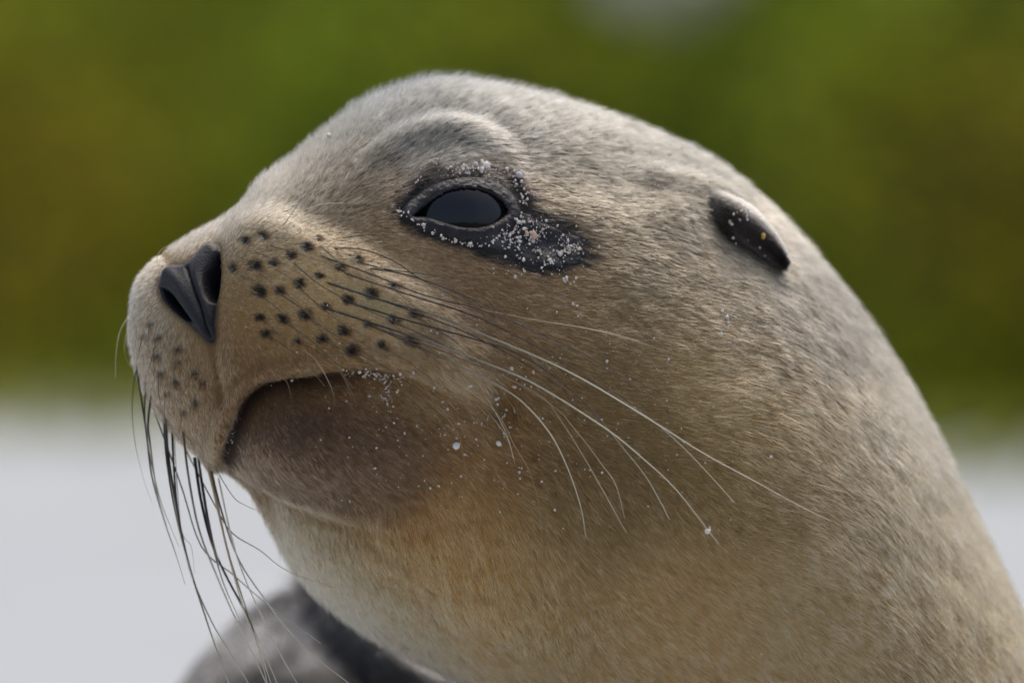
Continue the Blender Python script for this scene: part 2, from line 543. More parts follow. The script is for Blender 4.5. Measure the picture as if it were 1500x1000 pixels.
def faces_grid(nu, nv, wrap=True):
    a = np.arange(nu - 1)[:, None]
    b = np.arange(nv if wrap else nv - 1)[None]
    b2 = (b + 1) % nv
    return np.stack([a * nv + b, a * nv + b2, (a + 1) * nv + b2, (a + 1) * nv + b], -1).reshape(-1, 4)


# lookup of the camera-side surface depth / normal by photograph position (for whiskers, grains, eye)
_kd_step = 2
_sel_u, _sel_v = np.meshgrid(np.arange(0, NU, _kd_step), np.arange(2, NV - 2, _kd_step), indexing='ij')
_kpx, _kpy = PX[_sel_u, _sel_v].ravel(), PY[_sel_u, _sel_v].ravel()
_kd = kdtree.KDTree(len(_kpx))
for k in range(len(_kpx)):
    _kd.insert((_kpx[k], _kpy[k], 0), k)
_kd.balance()
_ku, _kv = _sel_u.ravel(), _sel_v.ravel()


def surf(px, py):
    _, k, dist = _kd.find((px, py, 0))
    return float(DEPTH2[_ku[k], _kv[k]]), N2[_ku[k], _kv[k]], dist


# ------------------------------------------------------------------ pigment and fur direction
TONES = np.array([
    # px, py, r, g, b
    (650, 130, 0.130, 0.141, 0.140), (540, 165, 0.174, 0.186, 0.177), (480, 230, 0.226, 0.222, 0.193), (640, 200, 0.189, 0.197, 0.187), (780, 180, 0.122, 0.130, 0.125),
    (520, 300, 0.234, 0.189, 0.131), (560, 350, 0.270, 0.180, 0.100), (450, 290, 0.291, 0.260, 0.193), (380, 318, 0.575, 0.537, 0.438), (320, 335, 0.480, 0.450, 0.370),
    (230, 400, 0.497, 0.410, 0.302), (205, 460, 0.454, 0.400, 0.302), (230, 560, 0.389, 0.313, 0.216), (280, 620, 0.346, 0.259, 0.162), (290, 530, 0.324, 0.238, 0.140),
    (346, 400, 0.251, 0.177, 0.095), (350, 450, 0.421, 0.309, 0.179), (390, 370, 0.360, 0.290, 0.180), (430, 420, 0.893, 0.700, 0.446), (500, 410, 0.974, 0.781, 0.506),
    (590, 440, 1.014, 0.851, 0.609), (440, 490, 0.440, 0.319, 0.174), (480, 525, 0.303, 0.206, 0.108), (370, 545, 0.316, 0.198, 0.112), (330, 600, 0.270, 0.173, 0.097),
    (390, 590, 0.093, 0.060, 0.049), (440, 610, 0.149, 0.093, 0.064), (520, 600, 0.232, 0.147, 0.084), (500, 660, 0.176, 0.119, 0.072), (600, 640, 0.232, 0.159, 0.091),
    (560, 700, 0.207, 0.146, 0.091), (360, 680, 0.150, 0.100, 0.060), (430, 715, 0.190, 0.125, 0.070), (600, 590, 0.355, 0.238, 0.132), (690, 545, 0.538, 0.435, 0.307),
    (745, 620, 0.270, 0.155, 0.075), (650, 680, 0.346, 0.230, 0.122), (650, 760, 0.492, 0.316, 0.157), (560, 790, 0.538, 0.342, 0.157), (700, 850, 0.643, 0.432, 0.214),
    (430, 790, 0.580, 0.510, 0.370), (520, 880, 0.500, 0.430, 0.300), (600, 930, 0.500, 0.430, 0.300), (850, 520, 0.324, 0.246, 0.140), (900, 620, 0.291, 0.224, 0.123),
    (930, 700, 0.279, 0.212, 0.117), (830, 760, 0.313, 0.235, 0.134), (1050, 550, 0.563, 0.433, 0.255), (1060, 720, 0.398, 0.299, 0.167), (1200, 650, 0.463, 0.368, 0.235),
    (1350, 760, 0.365, 0.306, 0.203), (1330, 620, 0.341, 0.317, 0.256), (1000, 880, 0.559, 0.420, 0.243), (1200, 900, 0.597, 0.483, 0.317), (1400, 930, 0.396, 0.309, 0.187),
    (850, 300, 0.158, 0.142, 0.107), (900, 230, 0.100, 0.103, 0.096), (800, 450, 0.387, 0.291, 0.179), (720, 440, 0.324, 0.216, 0.135), (950, 400, 0.260, 0.225, 0.165),
    (1180, 450, 0.114, 0.114, 0.105), (1020, 235, 0.056, 0.062, 0.061), (1100, 430, 0.276, 0.253, 0.207), (1230, 480, 0.132, 0.136, 0.128), (1000, 300, 0.110, 0.107, 0.089),
    (400, 704, 0.135, 0.088, 0.050), (455, 738, 0.150, 0.100, 0.060), (510, 756, 0.190, 0.130, 0.075), (475, 800, 0.530, 0.440, 0.290), (700, 400, 0.281, 0.194, 0.124),
    (850, 650, 0.240, 0.175, 0.095), (800, 880, 0.500, 0.380, 0.220)], float)


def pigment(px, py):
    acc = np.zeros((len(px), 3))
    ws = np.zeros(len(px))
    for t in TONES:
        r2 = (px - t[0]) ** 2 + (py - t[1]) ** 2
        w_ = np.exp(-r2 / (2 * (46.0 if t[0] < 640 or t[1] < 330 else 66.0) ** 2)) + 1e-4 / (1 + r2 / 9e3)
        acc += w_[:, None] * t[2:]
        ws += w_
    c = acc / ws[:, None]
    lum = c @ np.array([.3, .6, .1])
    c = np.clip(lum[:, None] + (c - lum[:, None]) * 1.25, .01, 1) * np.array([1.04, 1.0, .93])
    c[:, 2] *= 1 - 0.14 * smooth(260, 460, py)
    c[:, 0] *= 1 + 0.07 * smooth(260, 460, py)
    c = np.clip(c, .008, .9)
    nz = smooth(12, 0, poly_sd(px, py, NOSE))[:, None]
    c = c * (1 - nz) + np.array([.07, .05, .035]) * nz
    jn = noise3(np.stack([px / 17, py / 12, 0 * px + 3], -1)) - 0.5
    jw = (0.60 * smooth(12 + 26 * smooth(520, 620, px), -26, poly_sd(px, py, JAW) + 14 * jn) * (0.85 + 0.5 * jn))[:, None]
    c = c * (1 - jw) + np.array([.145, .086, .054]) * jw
    dkn = noise3(np.stack([(px * .95 + py * .3) / 26, (py * .95 - px * .3) / 5.5, 0 * px], -1)) - 0.5
    dk = smooth(9, -8, poly_sd(px, py, DARKFUR) + 20 * dkn * smooth(730, 790, px) + 8 * dkn)
    c = c * (1 - dk[:, None]) + np.array([.028, .025, .024]) * dk[:, None]
    sp = np.zeros(len(px))
    spn = noise3(np.stack([px / 4.5, py / 4.5, 0 * px], -1)) * 1.6
    for k, (sx, sy) in enumerate(SPOTS):
        sz = (8.8 if sx > 330 else 7.0) * (0.8 + 0.4 * ((k * 37) % 11) / 10)
        q = np.hypot((px - sx - 2) * 0.9, (py - sy) * 1.1) + 3.2 * (spn - 0.5)
        sp = np.maximum(sp, smooth(sz * 1.35, sz * 0.55, q) * (0.98 if sx > 330 else 0.8))
    c = c * (1 - sp[:, None]) + np.array([.020, .014, .010]) * sp[:, None]
    return c


FLOW = np.array([
    # px, py, dx, dy(down), lift, length mm
    (300, 345, .7, -.5, .30, 3.0), (225, 430, -.5, .5, .30, 2.8), (215, 540, -.2, 1, .25, 3.0), (260, 600, .2, 1, .25, 3.2),
    (290, 540, .1, 1, .2, 3.0), (380, 330, .9, -.1, .30, 3.2), (430, 420, .95, .25, .30, 2.3), (500, 460, .95, .3, .28, 2.6), (380, 430, .9, .3, .3, 2.2), (470, 390, .95, .2, .28, 2.5), (590, 450, .95, .4, .22, 4.2),
    (450, 510, .9, .5, .2, 3.6), (350, 560, .2, .9, .25, 3.0), (480, 240, .6, -.7, .55, 4.6), (410, 260, .6, -.8, .5, 3.8),
    (560, 140, .25, -1, .62, 5.6), (650, 125, .3, -1, .62, 5.8), (760, 140, .6, -.8, .5, 6.0), (870, 165, .9, -.4, .35, 6.5),
    (960, 200, .95, .1, .3, 7.0), (1080, 270, .8, .55, .3, 7.0), (620, 195, .85, -.5, .3, 5.0), (700, 190, .95, .0, .3, 5.0),
    (745, 215, .9, .4, .3, 5.0), (560, 260, .85, -.5, .3, 4.4), (540, 330, .98, -.05, .2, 4.0), (620, 365, .95, .3, .2, 4.0),
    (850, 290, 1, .15, .22, 6.0), (720, 420, .97, .3, .2, 5.0), (900, 450, 1, .08, .2, 6.5), (900, 600, 1, .22, .2, 6.5),
    (1100, 520, 1, .15, .22, 7.5), (1250, 560, .75, .6, .28, 8.0), (1400, 780, .45, .9, .3, 8.0), (1150, 760, .9, .4, .22, 8.0),
    (1050, 880, .75, .65, .22, 8.0), (1300, 880, .75, .6, .25, 8.0), (760, 860, .35, .95, .22, 7.0), (520, 880, .2, 1, .25, 6.5),
    (440, 800, .1, 1, .28, 5.5), (620, 780, .4, .95, .2, 6.0), (450, 650, .65, .75, .18, 4.5), (350, 690, .6, .75, .22, 3.8),
    (420, 590, .7, .6, .15, 3.0), (600, 640, .8, .6, .18, 5.0), (700, 560, .75, .65, .3, 6.5), (880, 770, .6, .8, .22, 7.0),
    (770, 650, .75, .6, .22, 6.0), (800, 380, 1, .15, .2, 5.0), (760, 300, .9, .3, .25, 4.0)], float)


def flow(px, py):
    acc = np.zeros((len(px), 4))
    ws = np.zeros(len(px))
    for t in FLOW:
        r2 = (px - t[0]) ** 2 + (py - t[1]) ** 2
        w_ = np.exp(-r2 / (2 * 50.0 ** 2)) + 1e-4 / (1 + r2 / 8e3)
        acc += w_[:, None] * t[2:]
        ws += w_
    return acc / ws[:, None]


SKIN_DARK = np.array([.022, .023, .027])
skin_fac = np.zeros(PX.size)
pxf, pyf = PX.ravel(), PY.ravel()
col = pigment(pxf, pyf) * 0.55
fr = (np.broadcast_to(sth, PX.shape) > 0).ravel()
lid_sd = poly_sd(pxf, pyf, LIDSKIN) + 12 * (noise3(np.stack([(pxf * .95 + pyf * .3) / 24, (pyf * .95 - pxf * .3) / 6, 0 * pxf], -1)) - 0.5) * smooth(750, 800, pxf)
m = (smooth(5, -4, lid_sd) * fr)[:, None]
col = col * (1 - m) + SKIN_DARK * m
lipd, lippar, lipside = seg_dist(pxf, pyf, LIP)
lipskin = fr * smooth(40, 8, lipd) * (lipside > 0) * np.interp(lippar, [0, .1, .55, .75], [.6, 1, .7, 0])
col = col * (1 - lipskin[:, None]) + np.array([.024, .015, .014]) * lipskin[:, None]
m = (smooth(2, -2, poly_sd(pxf, pyf, NOSE)) * fr)[:, None]
col = col * (1 - m) + np.array([.012, .012, .014]) * m

# torso and far shoulder, behind and below the head, lying on the sand
TORSO = np.array([
    (90, 1500, 40, 1560, 26.0, 1.0), (110, 1330, 60, 1700, 26.0, 6.0), (170, 1150, 140, 1780, 26.5, 9.0), (262, 1012, 300, 1790, 27.0, 11.0),
    (335, 930, 460, 1790, 27.5, 12.0), (430, 868, 620, 1790, 28.0, 12.5), (560, 850, 800, 1785, 29.0, 13.0), (800, 880, 1000, 1780, 30.0, 14.0),
    (1150, 1000, 1250, 1770, 31.0, 15.0), (1550, 1150, 1550, 1755, 34.0, 16.0), (1950, 1270, 1900, 1735, 38.0, 15.0), (2300, 1400, 2250, 1715, 42.0, 11.0),
    (2550, 1530, 2530, 1690, 46.0, 6.0), (2700, 1620, 2700, 1670, 50.0, 2.0)], float)
TU, TV = 300, 200
TORSO[:, 4] += 5.0
TR = spline(TORSO, TU)
tt = np.linspace(0, 2 * math.pi, TV, endpoint=False)
tpx = ((TR[:, 0] + TR[:, 2]) / 2)[:, None] + ((TR[:, 0] - TR[:, 2]) / 2)[:, None] * np.cos(tt)
tpy = ((TR[:, 1] + TR[:, 3]) / 2)[:, None] + ((TR[:, 1] - TR[:, 3]) / 2)[:, None] * np.cos(tt)
tdd = (TR[:, 4][:, None] - TR[:, 5][:, None] * np.sin(tt)) / 100
TP = place(tpx, tpy, tdd)
TN = grid_normals(TP)
if ((TP - TP.mean(1, keepdims=True)) * TN).sum() < 0:
    TN = -TN
tw = TP.reshape(-1, 3)
fd, fp, _ = seg_dist(tpx, tpy, [(440, 850), (505, 925), (590, 985), (690, 1035)])
fold = (0.012 * np.exp(-(fd / 16.0) ** 2) - 0.008 * np.exp(-((fd - 34) / 16.0) ** 2)) * (np.sin(tt)[None] > 0)
TP = (tw + TN.reshape(-1, 3) * ((fbm(tw * 22, 3) - 0.5) * 0.014 + fold.ravel())[:, None]).reshape(TP.shape)
TP[..., 2] = np.maximum(TP[..., 2], 0.0)
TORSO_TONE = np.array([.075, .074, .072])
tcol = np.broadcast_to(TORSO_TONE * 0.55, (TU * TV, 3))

bodym = material('sea_lion_skin', attr='pigment', rough=0.6, spec=0.25)
n_head = NU * NR
bodyF = np.vstack([faces_grid(NU, NR), faces_grid(TU, TV) + n_head])
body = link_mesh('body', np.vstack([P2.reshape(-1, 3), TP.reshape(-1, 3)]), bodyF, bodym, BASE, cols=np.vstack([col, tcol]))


# thin shells lying on the body: nose leather, eyelids
def shell(name, sd_field, lim, off, mat):
    keep = (sd_field.reshape(NU, NR) < lim) & (np.broadcast_to(sth, PX.shape) > 0.02)
    fk = keep[:-1, :-1] & keep[1:, :-1] & keep[:-1, 1:] & keep[1:, 1:]
    a, b = np.nonzero(fk)
    f = np.stack([a * NR + b, a * NR + b + 1, (a + 1) * NR + b + 1, (a + 1) * NR + b], -1)
    ids, inv = np.unique(f, return_inverse=True)
    q = P2.reshape(-1, 3)[ids] + N2.reshape(-1, 3)[ids] * (off * smooth(lim, lim - 6, sd_field[ids]))[:, None]
    return link_mesh(name, q, inv.reshape(-1, 4), mat, BASE), ids


nosem = material('nose_leather', (.009, .010, .014), 0.5, spec=0.38, bump=(1300, 0.0007, 0.6))
nose, _ = shell('nose', poly_sd(pxf, pyf, NOSE), 3.0, 0.0007, nosem)
lidm = material('eyelid_skin', (.012, .013, .016), 0.42, spec=0.45, bump=(520, 0.0012, 0.8))
n, l = lidm.node_tree.nodes, lidm.node_tree.links
tn = n.new('ShaderNodeTexNoise'); tn.inputs['Scale'].default_value = 130; tn.inputs['Detail'].default_value = 4
tcc = n.new('ShaderNodeTexCoord'); l.new(tcc.outputs['Object'], tn.inputs['Vector'])
cr = n.new('ShaderNodeValToRGB')
cr.color_ramp.elements[0].position = 0.48; cr.color_ramp.elements[0].color = (.008, .008, .010, 1)
cr.color_ramp.elements[1].position = 0.75; cr.color_ramp.elements[1].color = (.045, .047, .054, 1)
l.new(tn.outputs['Fac'], cr.inputs['Fac']); l.new(cr.outputs['Color'], n['Principled BSDF'].inputs['Base Color'])
lid, _ = shell('eyelid', np.where(poly_sd(pxf, pyf, EYE) > -4, lid_sd, 99), 1.0, 0.0006, lidm)

# eyeball
ec = place(ECX, ECY, ECD)
u, v = np.meshgrid(np.linspace(0, 2 * math.pi, 65)[:-1], np.linspace(0.001, math.pi - 0.001, 49))
dirs = np.stack([np.cos(u) * np.sin(v), np.sin(u) * np.sin(v), np.cos(v)], -1)
look = camdir(-0.28, -0.95, 0.12)[None]
look = (look / np.linalg.norm(look)).ravel()
dots = (dirs @ look)
er = ER * (1 + 0.0 * dots)
EV = (ec + dirs * er[..., None]).reshape(-1, 3)
ecol = np.where(dots[..., None] > 0.86, np.array([.004, .004, .006]), np.array([.010, .009, .009])).reshape(-1, 3)
eyem = material('wet_eye', attr='pigment', rough=0.02, spec=0.5, coat=0.25)
eyem.node_tree.nodes['Principled BSDF'].inputs['Coat Roughness'].default_value = 0.02
eye = link_mesh('eye', EV, faces_grid(49, 64), eyem, BASE, cols=ecol)

# ------------------------------------------------------------------ ear
EU = spline([(990, 268), (1030, 276), (1064, 288), (1096, 303), (1124, 328), (1145, 355), (1159, 383)], 48)
EL = spline([(992, 276), (1030, 310), (1056, 335), (1090, 359), (1121, 380), (1142, 393), (1152, 394)], 48)
ev = np.linspace(0, 2 * math.pi, 40, endpoint=False)
EP = []
emid = (EU + EL) / 2
ed0 = np.array([surf(*p)[0] for p in emid])
ed0 = np.polyval(np.polyfit(np.arange(48), ed0, 3), np.arange(48))
for k in range(48):
    t = k / 47
    mid, half = emid[k], (EU[k] - EL[k]) / 2
    lift = -0.009 + 0.023 * float(smooth(0, 0.5, np.array(t)))
    thick = 0.0065 * math.sin(min(0.15 + t * 1.4, 1) * math.pi / 2) * (1 - 0.5 * t) * math.sqrt(max(1 - t ** 8, 0.02))
    c, s = np.cos(ev), np.sin(ev)
    groove = 0.0050 * np.exp(-((c + 0.3) / 0.45) ** 2) * (s > 0) * float(smooth(0.34, 0.55, np.array(t)) * (1 - smooth(0.85, 1.0, np.array(t))))
    d = ed0[k] - lift - thick * np.sign(s) * np.abs(s) ** 0.8 + groove
    d = np.where(s < 0, d + 0.006, d)
    EP.append(place(mid[0] + half[0] * c, mid[1] + half[1] * c, d))
EP = np.array(EP)
EN = grid_normals(EP)
if ((EP - EP.mean(1, keepdims=True)) * EN).sum() < 0:
    EN = -EN
et = np.broadcast_to(np.linspace(0, 1, 48)[:, None], (48, 40))
ec_ = np.broadcast_to(np.cos(ev)[None], (48, 40))
inside = smooth(0.12, 0.33, et) * smooth(0.80, 0.45, ec_)
EC = (1 - inside[..., None]) * np.array([.27, .255, .225]) + inside[..., None] * np.array([.045, .038, .033])
earm = material('ear_skin', attr='pigment', rough=0.6, spec=0.3)
ear = link_mesh('ear', EP.reshape(-1, 3), faces_grid(48, 40), earm, BASE, cols=EC.reshape(-1, 3) * 0.8)

# ------------------------------------------------------------------ fur
def hair_material(name, rough=0.45, gain=1.0):
    m = bpy.data.materials.new(name)
    m.use_nodes = True
    n, l = m.node_tree.nodes, m.node_tree.links
    n.clear()
    out = n.new('ShaderNodeOutputMaterial')
    h = n.new('ShaderNodeBsdfHairPrincipled')
    h.parametrization = 'COLOR'
    h.inputs['Roughness'].default_value = rough
    h.inputs['Radial Roughness'].default_value = 0.55
    h.inputs['IOR'].default_value = 1.28
    h.inputs['Random Roughness'].default_value = 0.1
    a = n.new('ShaderNodeAttribute')
    a.attribute_name = 'pigment'
    l.new(a.outputs['Color'], h.inputs['Color'])
    l.new(h.outputs[0], out.inputs['Surface'])
    return m


def link_fur(name, pos, rad, colour, mat, parent):
    """pos (N,K,3) world, rad (N,K), colour (N,3)."""
    n_, k_ = rad.shape
    cu = bpy.data.hair_curves.new(name)
    cu.add_curves([k_] * n_)
    p = (pos - np.array(parent.location)).astype(np.float32)
    cu.attributes['position'].data.foreach_set('vector', p.ravel())
    ra = cu.attributes.get('radius') or cu.attributes.new('radius', 'FLOAT', 'POINT')
    ra.data.foreach_set('value', rad.astype(np.float32).ravel())
    ca = cu.attributes.new('pigment', 'FLOAT_COLOR', 'POINT')
    c4 = np.ones((n_, k_, 4), np.float32)
    c4[..., :3] = colour if colour.ndim == 3 else colour[:, None, :]
    ca.data.foreach_set('color', c4.ravel())
    cu.materials.append(mat)
    o = bpy.data.objects.new(name, cu)
    C.objects.link(o)
    o.parent = parent
    o['kind'] = 'stuff'
    return o


def sample_grid(P, N, mask, count):
    """Area-weighted random points on a wrapped grid; returns positions, normals, (u, v) indices as floats."""
    Pn = np.roll(P, -1, 1)
    a = np.linalg.norm(np.cross(P[1:] - P[:-1], Pn[:-1] - P[:-1]), axis=2) * mask[:-1]
    cdf = np.cumsum(a.ravel())
    k = np.searchsorted(cdf, rng.random(count) * cdf[-1])
    nv = P.shape[1]
    iu, iv = k // nv, k % nv
    fu, fv = rng.random(count), rng.random(count)
    iv2 = (iv + 1) % nv

    def mixg(A):
        fa, fb = fu[:, None], fv[:, None]
        return (A[iu, iv] * (1 - fa) + A[iu + 1, iv] * fa) * (1 - fb) + (A[iu, iv2] * (1 - fa) + A[iu + 1, iv2] * fa) * fb
    return mixg(P), mixg(N), mixg


NH = 600000
dens = np.where(np.broadcast_to(sth, PX.shape) > -0.02, 1.0, 0.22)
dens = dens * ((PY < 1130) & (PX < 1640))
dens = dens * (1 + 1.2 * smooth(760, 420, PX) + 0.6 * smooth(0.35, 0.05, np.abs(np.broadcast_to(sth, PX.shape))))
hp, hn, mixg = sample_grid(P2, N2, dens, NH)
hn /= np.linalg.norm(hn, axis=1)[:, None]
G = mixg(np.stack([PX, PY, np.broadcast_to(sth, PX.shape)], -1))
hx_, hy_, hs_ = G[:, 0], G[:, 1], G[:, 2]
frm = hs_ > 0
esd, nsd, lsd = poly_sd(hx_, hy_, EYE), poly_sd(hx_, hy_, NOSE), poly_sd(hx_, hy_, LIDSKIN)
ld, lp, ls2 = seg_dist(hx_, hy_, LIP)
keep = ~(frm & ((nsd < -4.5) | (lsd < -1.0 - 11.0 * rng.random(NH) ** 2)))
keep &= ~(frm & (ls2 > 0) & (ld < 40 * np.interp(lp, [0, .1, .5, .75], [.3, 1, .6, 0]) * rng.random(NH) ** 0.4))
hp, hn, hx_, hy_, hs_, frm = (a[keep] for a in (hp, hn, hx_, hy_, hs_, frm))
lsd, nsd = lsd[keep], nsd[keep]
NH = len(hp)
fw = flow(hx_, hy_)
jx = (fbm(np.stack([hx_ / 55, hy_ / 55, hs_ * 0], -1), 2) - 0.5) * 0.6
ang = np.arctan2(fw[:, 1], fw[:, 0]) + jx + rng.normal(0, 0.16, NH)
t3 = camdir(np.cos(ang), 0 * ang, -np.sin(ang))
t3 -= hn * (t3 * hn).sum(1)[:, None]
t3 /= np.maximum(np.linalg.norm(t3, axis=1), 1e-6)[:, None]
lift = np.clip(fw[:, 2] * (1 - 0.35 * smooth(700, 900, hx_) * smooth(330, 420, hy_)) + rng.normal(0, 0.05, NH), 0.05, 0.9)
length = fw[:, 3] / 1000 * (1 - 0.2 * smooth(700, 950, hx_)) * rng.uniform(0.6, 1.15, NH)
fly = (rng.random(NH) < 0.10)
lift = np.where(fly, np.clip(lift * 1.6, 0, .92), lift)
length *= np.where(fly, 1.35, 1.0)
length *= np.where(frm, smooth(-2, 16, lsd) * 0.55 + 0.45, 1)
length *= np.where(frm, smooth(0, 14, nsd) * 0.5 + 0.5, 1)
kk = np.array([0, 0.33, 0.68, 1.0])
d0 = t3 * np.sqrt(1 - lift ** 2)[:, None] + hn * lift[:, None]
bend = np.array([0, 0.02, 0.10, 0.24])
pos = hp[:, None] - hn[:, None] * 0.0003 + length[:, None, None] * (d0[:, None] * kk[None, :, None] - hn[:, None] * (bend[None, :] * lift[:, None] * 0.7)[..., None])
# clumps: tips gather towards the tip of a nearby lead hair
NG = 70000
lead = rng.choice(NH, NG, replace=False)
kd = kdtree.KDTree(NG)
for q, k in enumerate(lead):
    kd.insert(hp[k], q)
kd.balance()
near = np.fromiter((kd.find(p)[1] for p in hp), int, NH)
lead_of = lead[near]
gather = (0.40 * rng.random(NH) + 0.18)[:, None, None] * np.array([0, 0.12, 0.5, 1.0])[None, :, None]
pos = pos + gather * ((hp[lead_of] - hp)[:, None] * 0.85)
base_c = pigment(hx_, hy_)
clump_v = rng.normal(0, 1, NG)[near]
streak = fbm(np.stack([(hx_ * np.cos(ang) + hy_ * np.sin(ang)) / 42, (-hx_ * np.sin(ang) + hy_ * np.cos(ang)) / 3.6, hs_], -1), 2) - 0.5
val = np.exp(0.33 * clump_v + 0.28 * rng.normal(0, 1, NH) + 1.7 * streak) * np.where(rng.random(NG)[near] < 0.16, 0.5, 1.06)
hc = np.clip(base_c * val[:, None], 0.006, 0.85)
radm = (0.000068 + 0.00002 * smooth(600, 1200, hx_)) * rng.uniform(0.75, 1.3, NH)
rad = radm[:, None] * np.array([1.0, 0.95, 0.72, 0.2])[None]
furm = hair_material('fur')
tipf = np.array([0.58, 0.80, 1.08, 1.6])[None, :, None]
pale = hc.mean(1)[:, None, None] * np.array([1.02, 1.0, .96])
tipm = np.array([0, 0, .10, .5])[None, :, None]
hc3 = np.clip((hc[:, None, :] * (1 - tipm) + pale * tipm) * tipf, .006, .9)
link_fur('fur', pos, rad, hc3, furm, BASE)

# ear fur
NE = 15000
q, qn, mg = sample_grid(EP, EN, np.ones((48, 40)), NE)
qn /= np.maximum(np.linalg.norm(qn, axis=1), 1e-9)[:, None]
qc = mg(EC)
qt = mg(np.stack([et, ec_, et], -1))[:, 0]
along = camdir(0.78, 0, -0.62)
t3 = np.broadcast_to(along, (NE, 3)) + rng.normal(0, 0.25, (NE, 3))
t3 = t3 - qn * (t3 * qn).sum(1)[:, None]
t3 /= np.maximum(np.linalg.norm(t3, axis=1), 1e-6)[:, None]
le = rng.uniform(0.0016, 0.0034, NE) * (2.0 - 1.5 * qt)
d0 = t3 * 0.93 + qn * 0.35
epos = q[:, None] - qn[:, None] * 0.0002 + (le[:, None, None] * kk[None, :, None]) * d0[:, None]
link_fur('ear_fur', epos, (rng.uniform(0.00006, 0.00011, NE))[:, None] * np.array([1, .9, .6, .15]), np.clip(qc * np.exp(rng.normal(0, .3, NE))[:, None], .01, .8), furm, BASE)

# torso fur (far out of focus)
NT = 45000
msk = ((tpx > -100) & (tpx < 1100) & (tpy < 1300)).astype(float)
q, qn, mg = sample_grid(TP, TN, msk, NT)
qn /= np.maximum(np.linalg.norm(qn, axis=1), 1e-9)[:, None]
t3 = np.broadcast_to(camdir(0.5, 0.2, -0.8), (NT, 3)) + rng.normal(0, 0.25, (NT, 3))
t3 = t3 - qn * (t3 * qn).sum(1)[:, None]
t3 /= np.maximum(np.linalg.norm(t3, axis=1), 1e-6)[:, None]
le = rng.uniform(0.007, 0.012, NT)
tpos = q[:, None] + (le[:, None, None] * kk[None, :, None]) * (t3 * 0.95 + qn * 0.3)[:, None]
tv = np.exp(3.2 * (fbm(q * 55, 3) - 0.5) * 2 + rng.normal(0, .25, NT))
link_fur('torso_fur', tpos, np.full(NT, 0.00022)[:, None] * np.array([1, .9, .6, .2]), np.clip(TORSO_TONE * tv[:, None], .01, .8), furm, BASE)

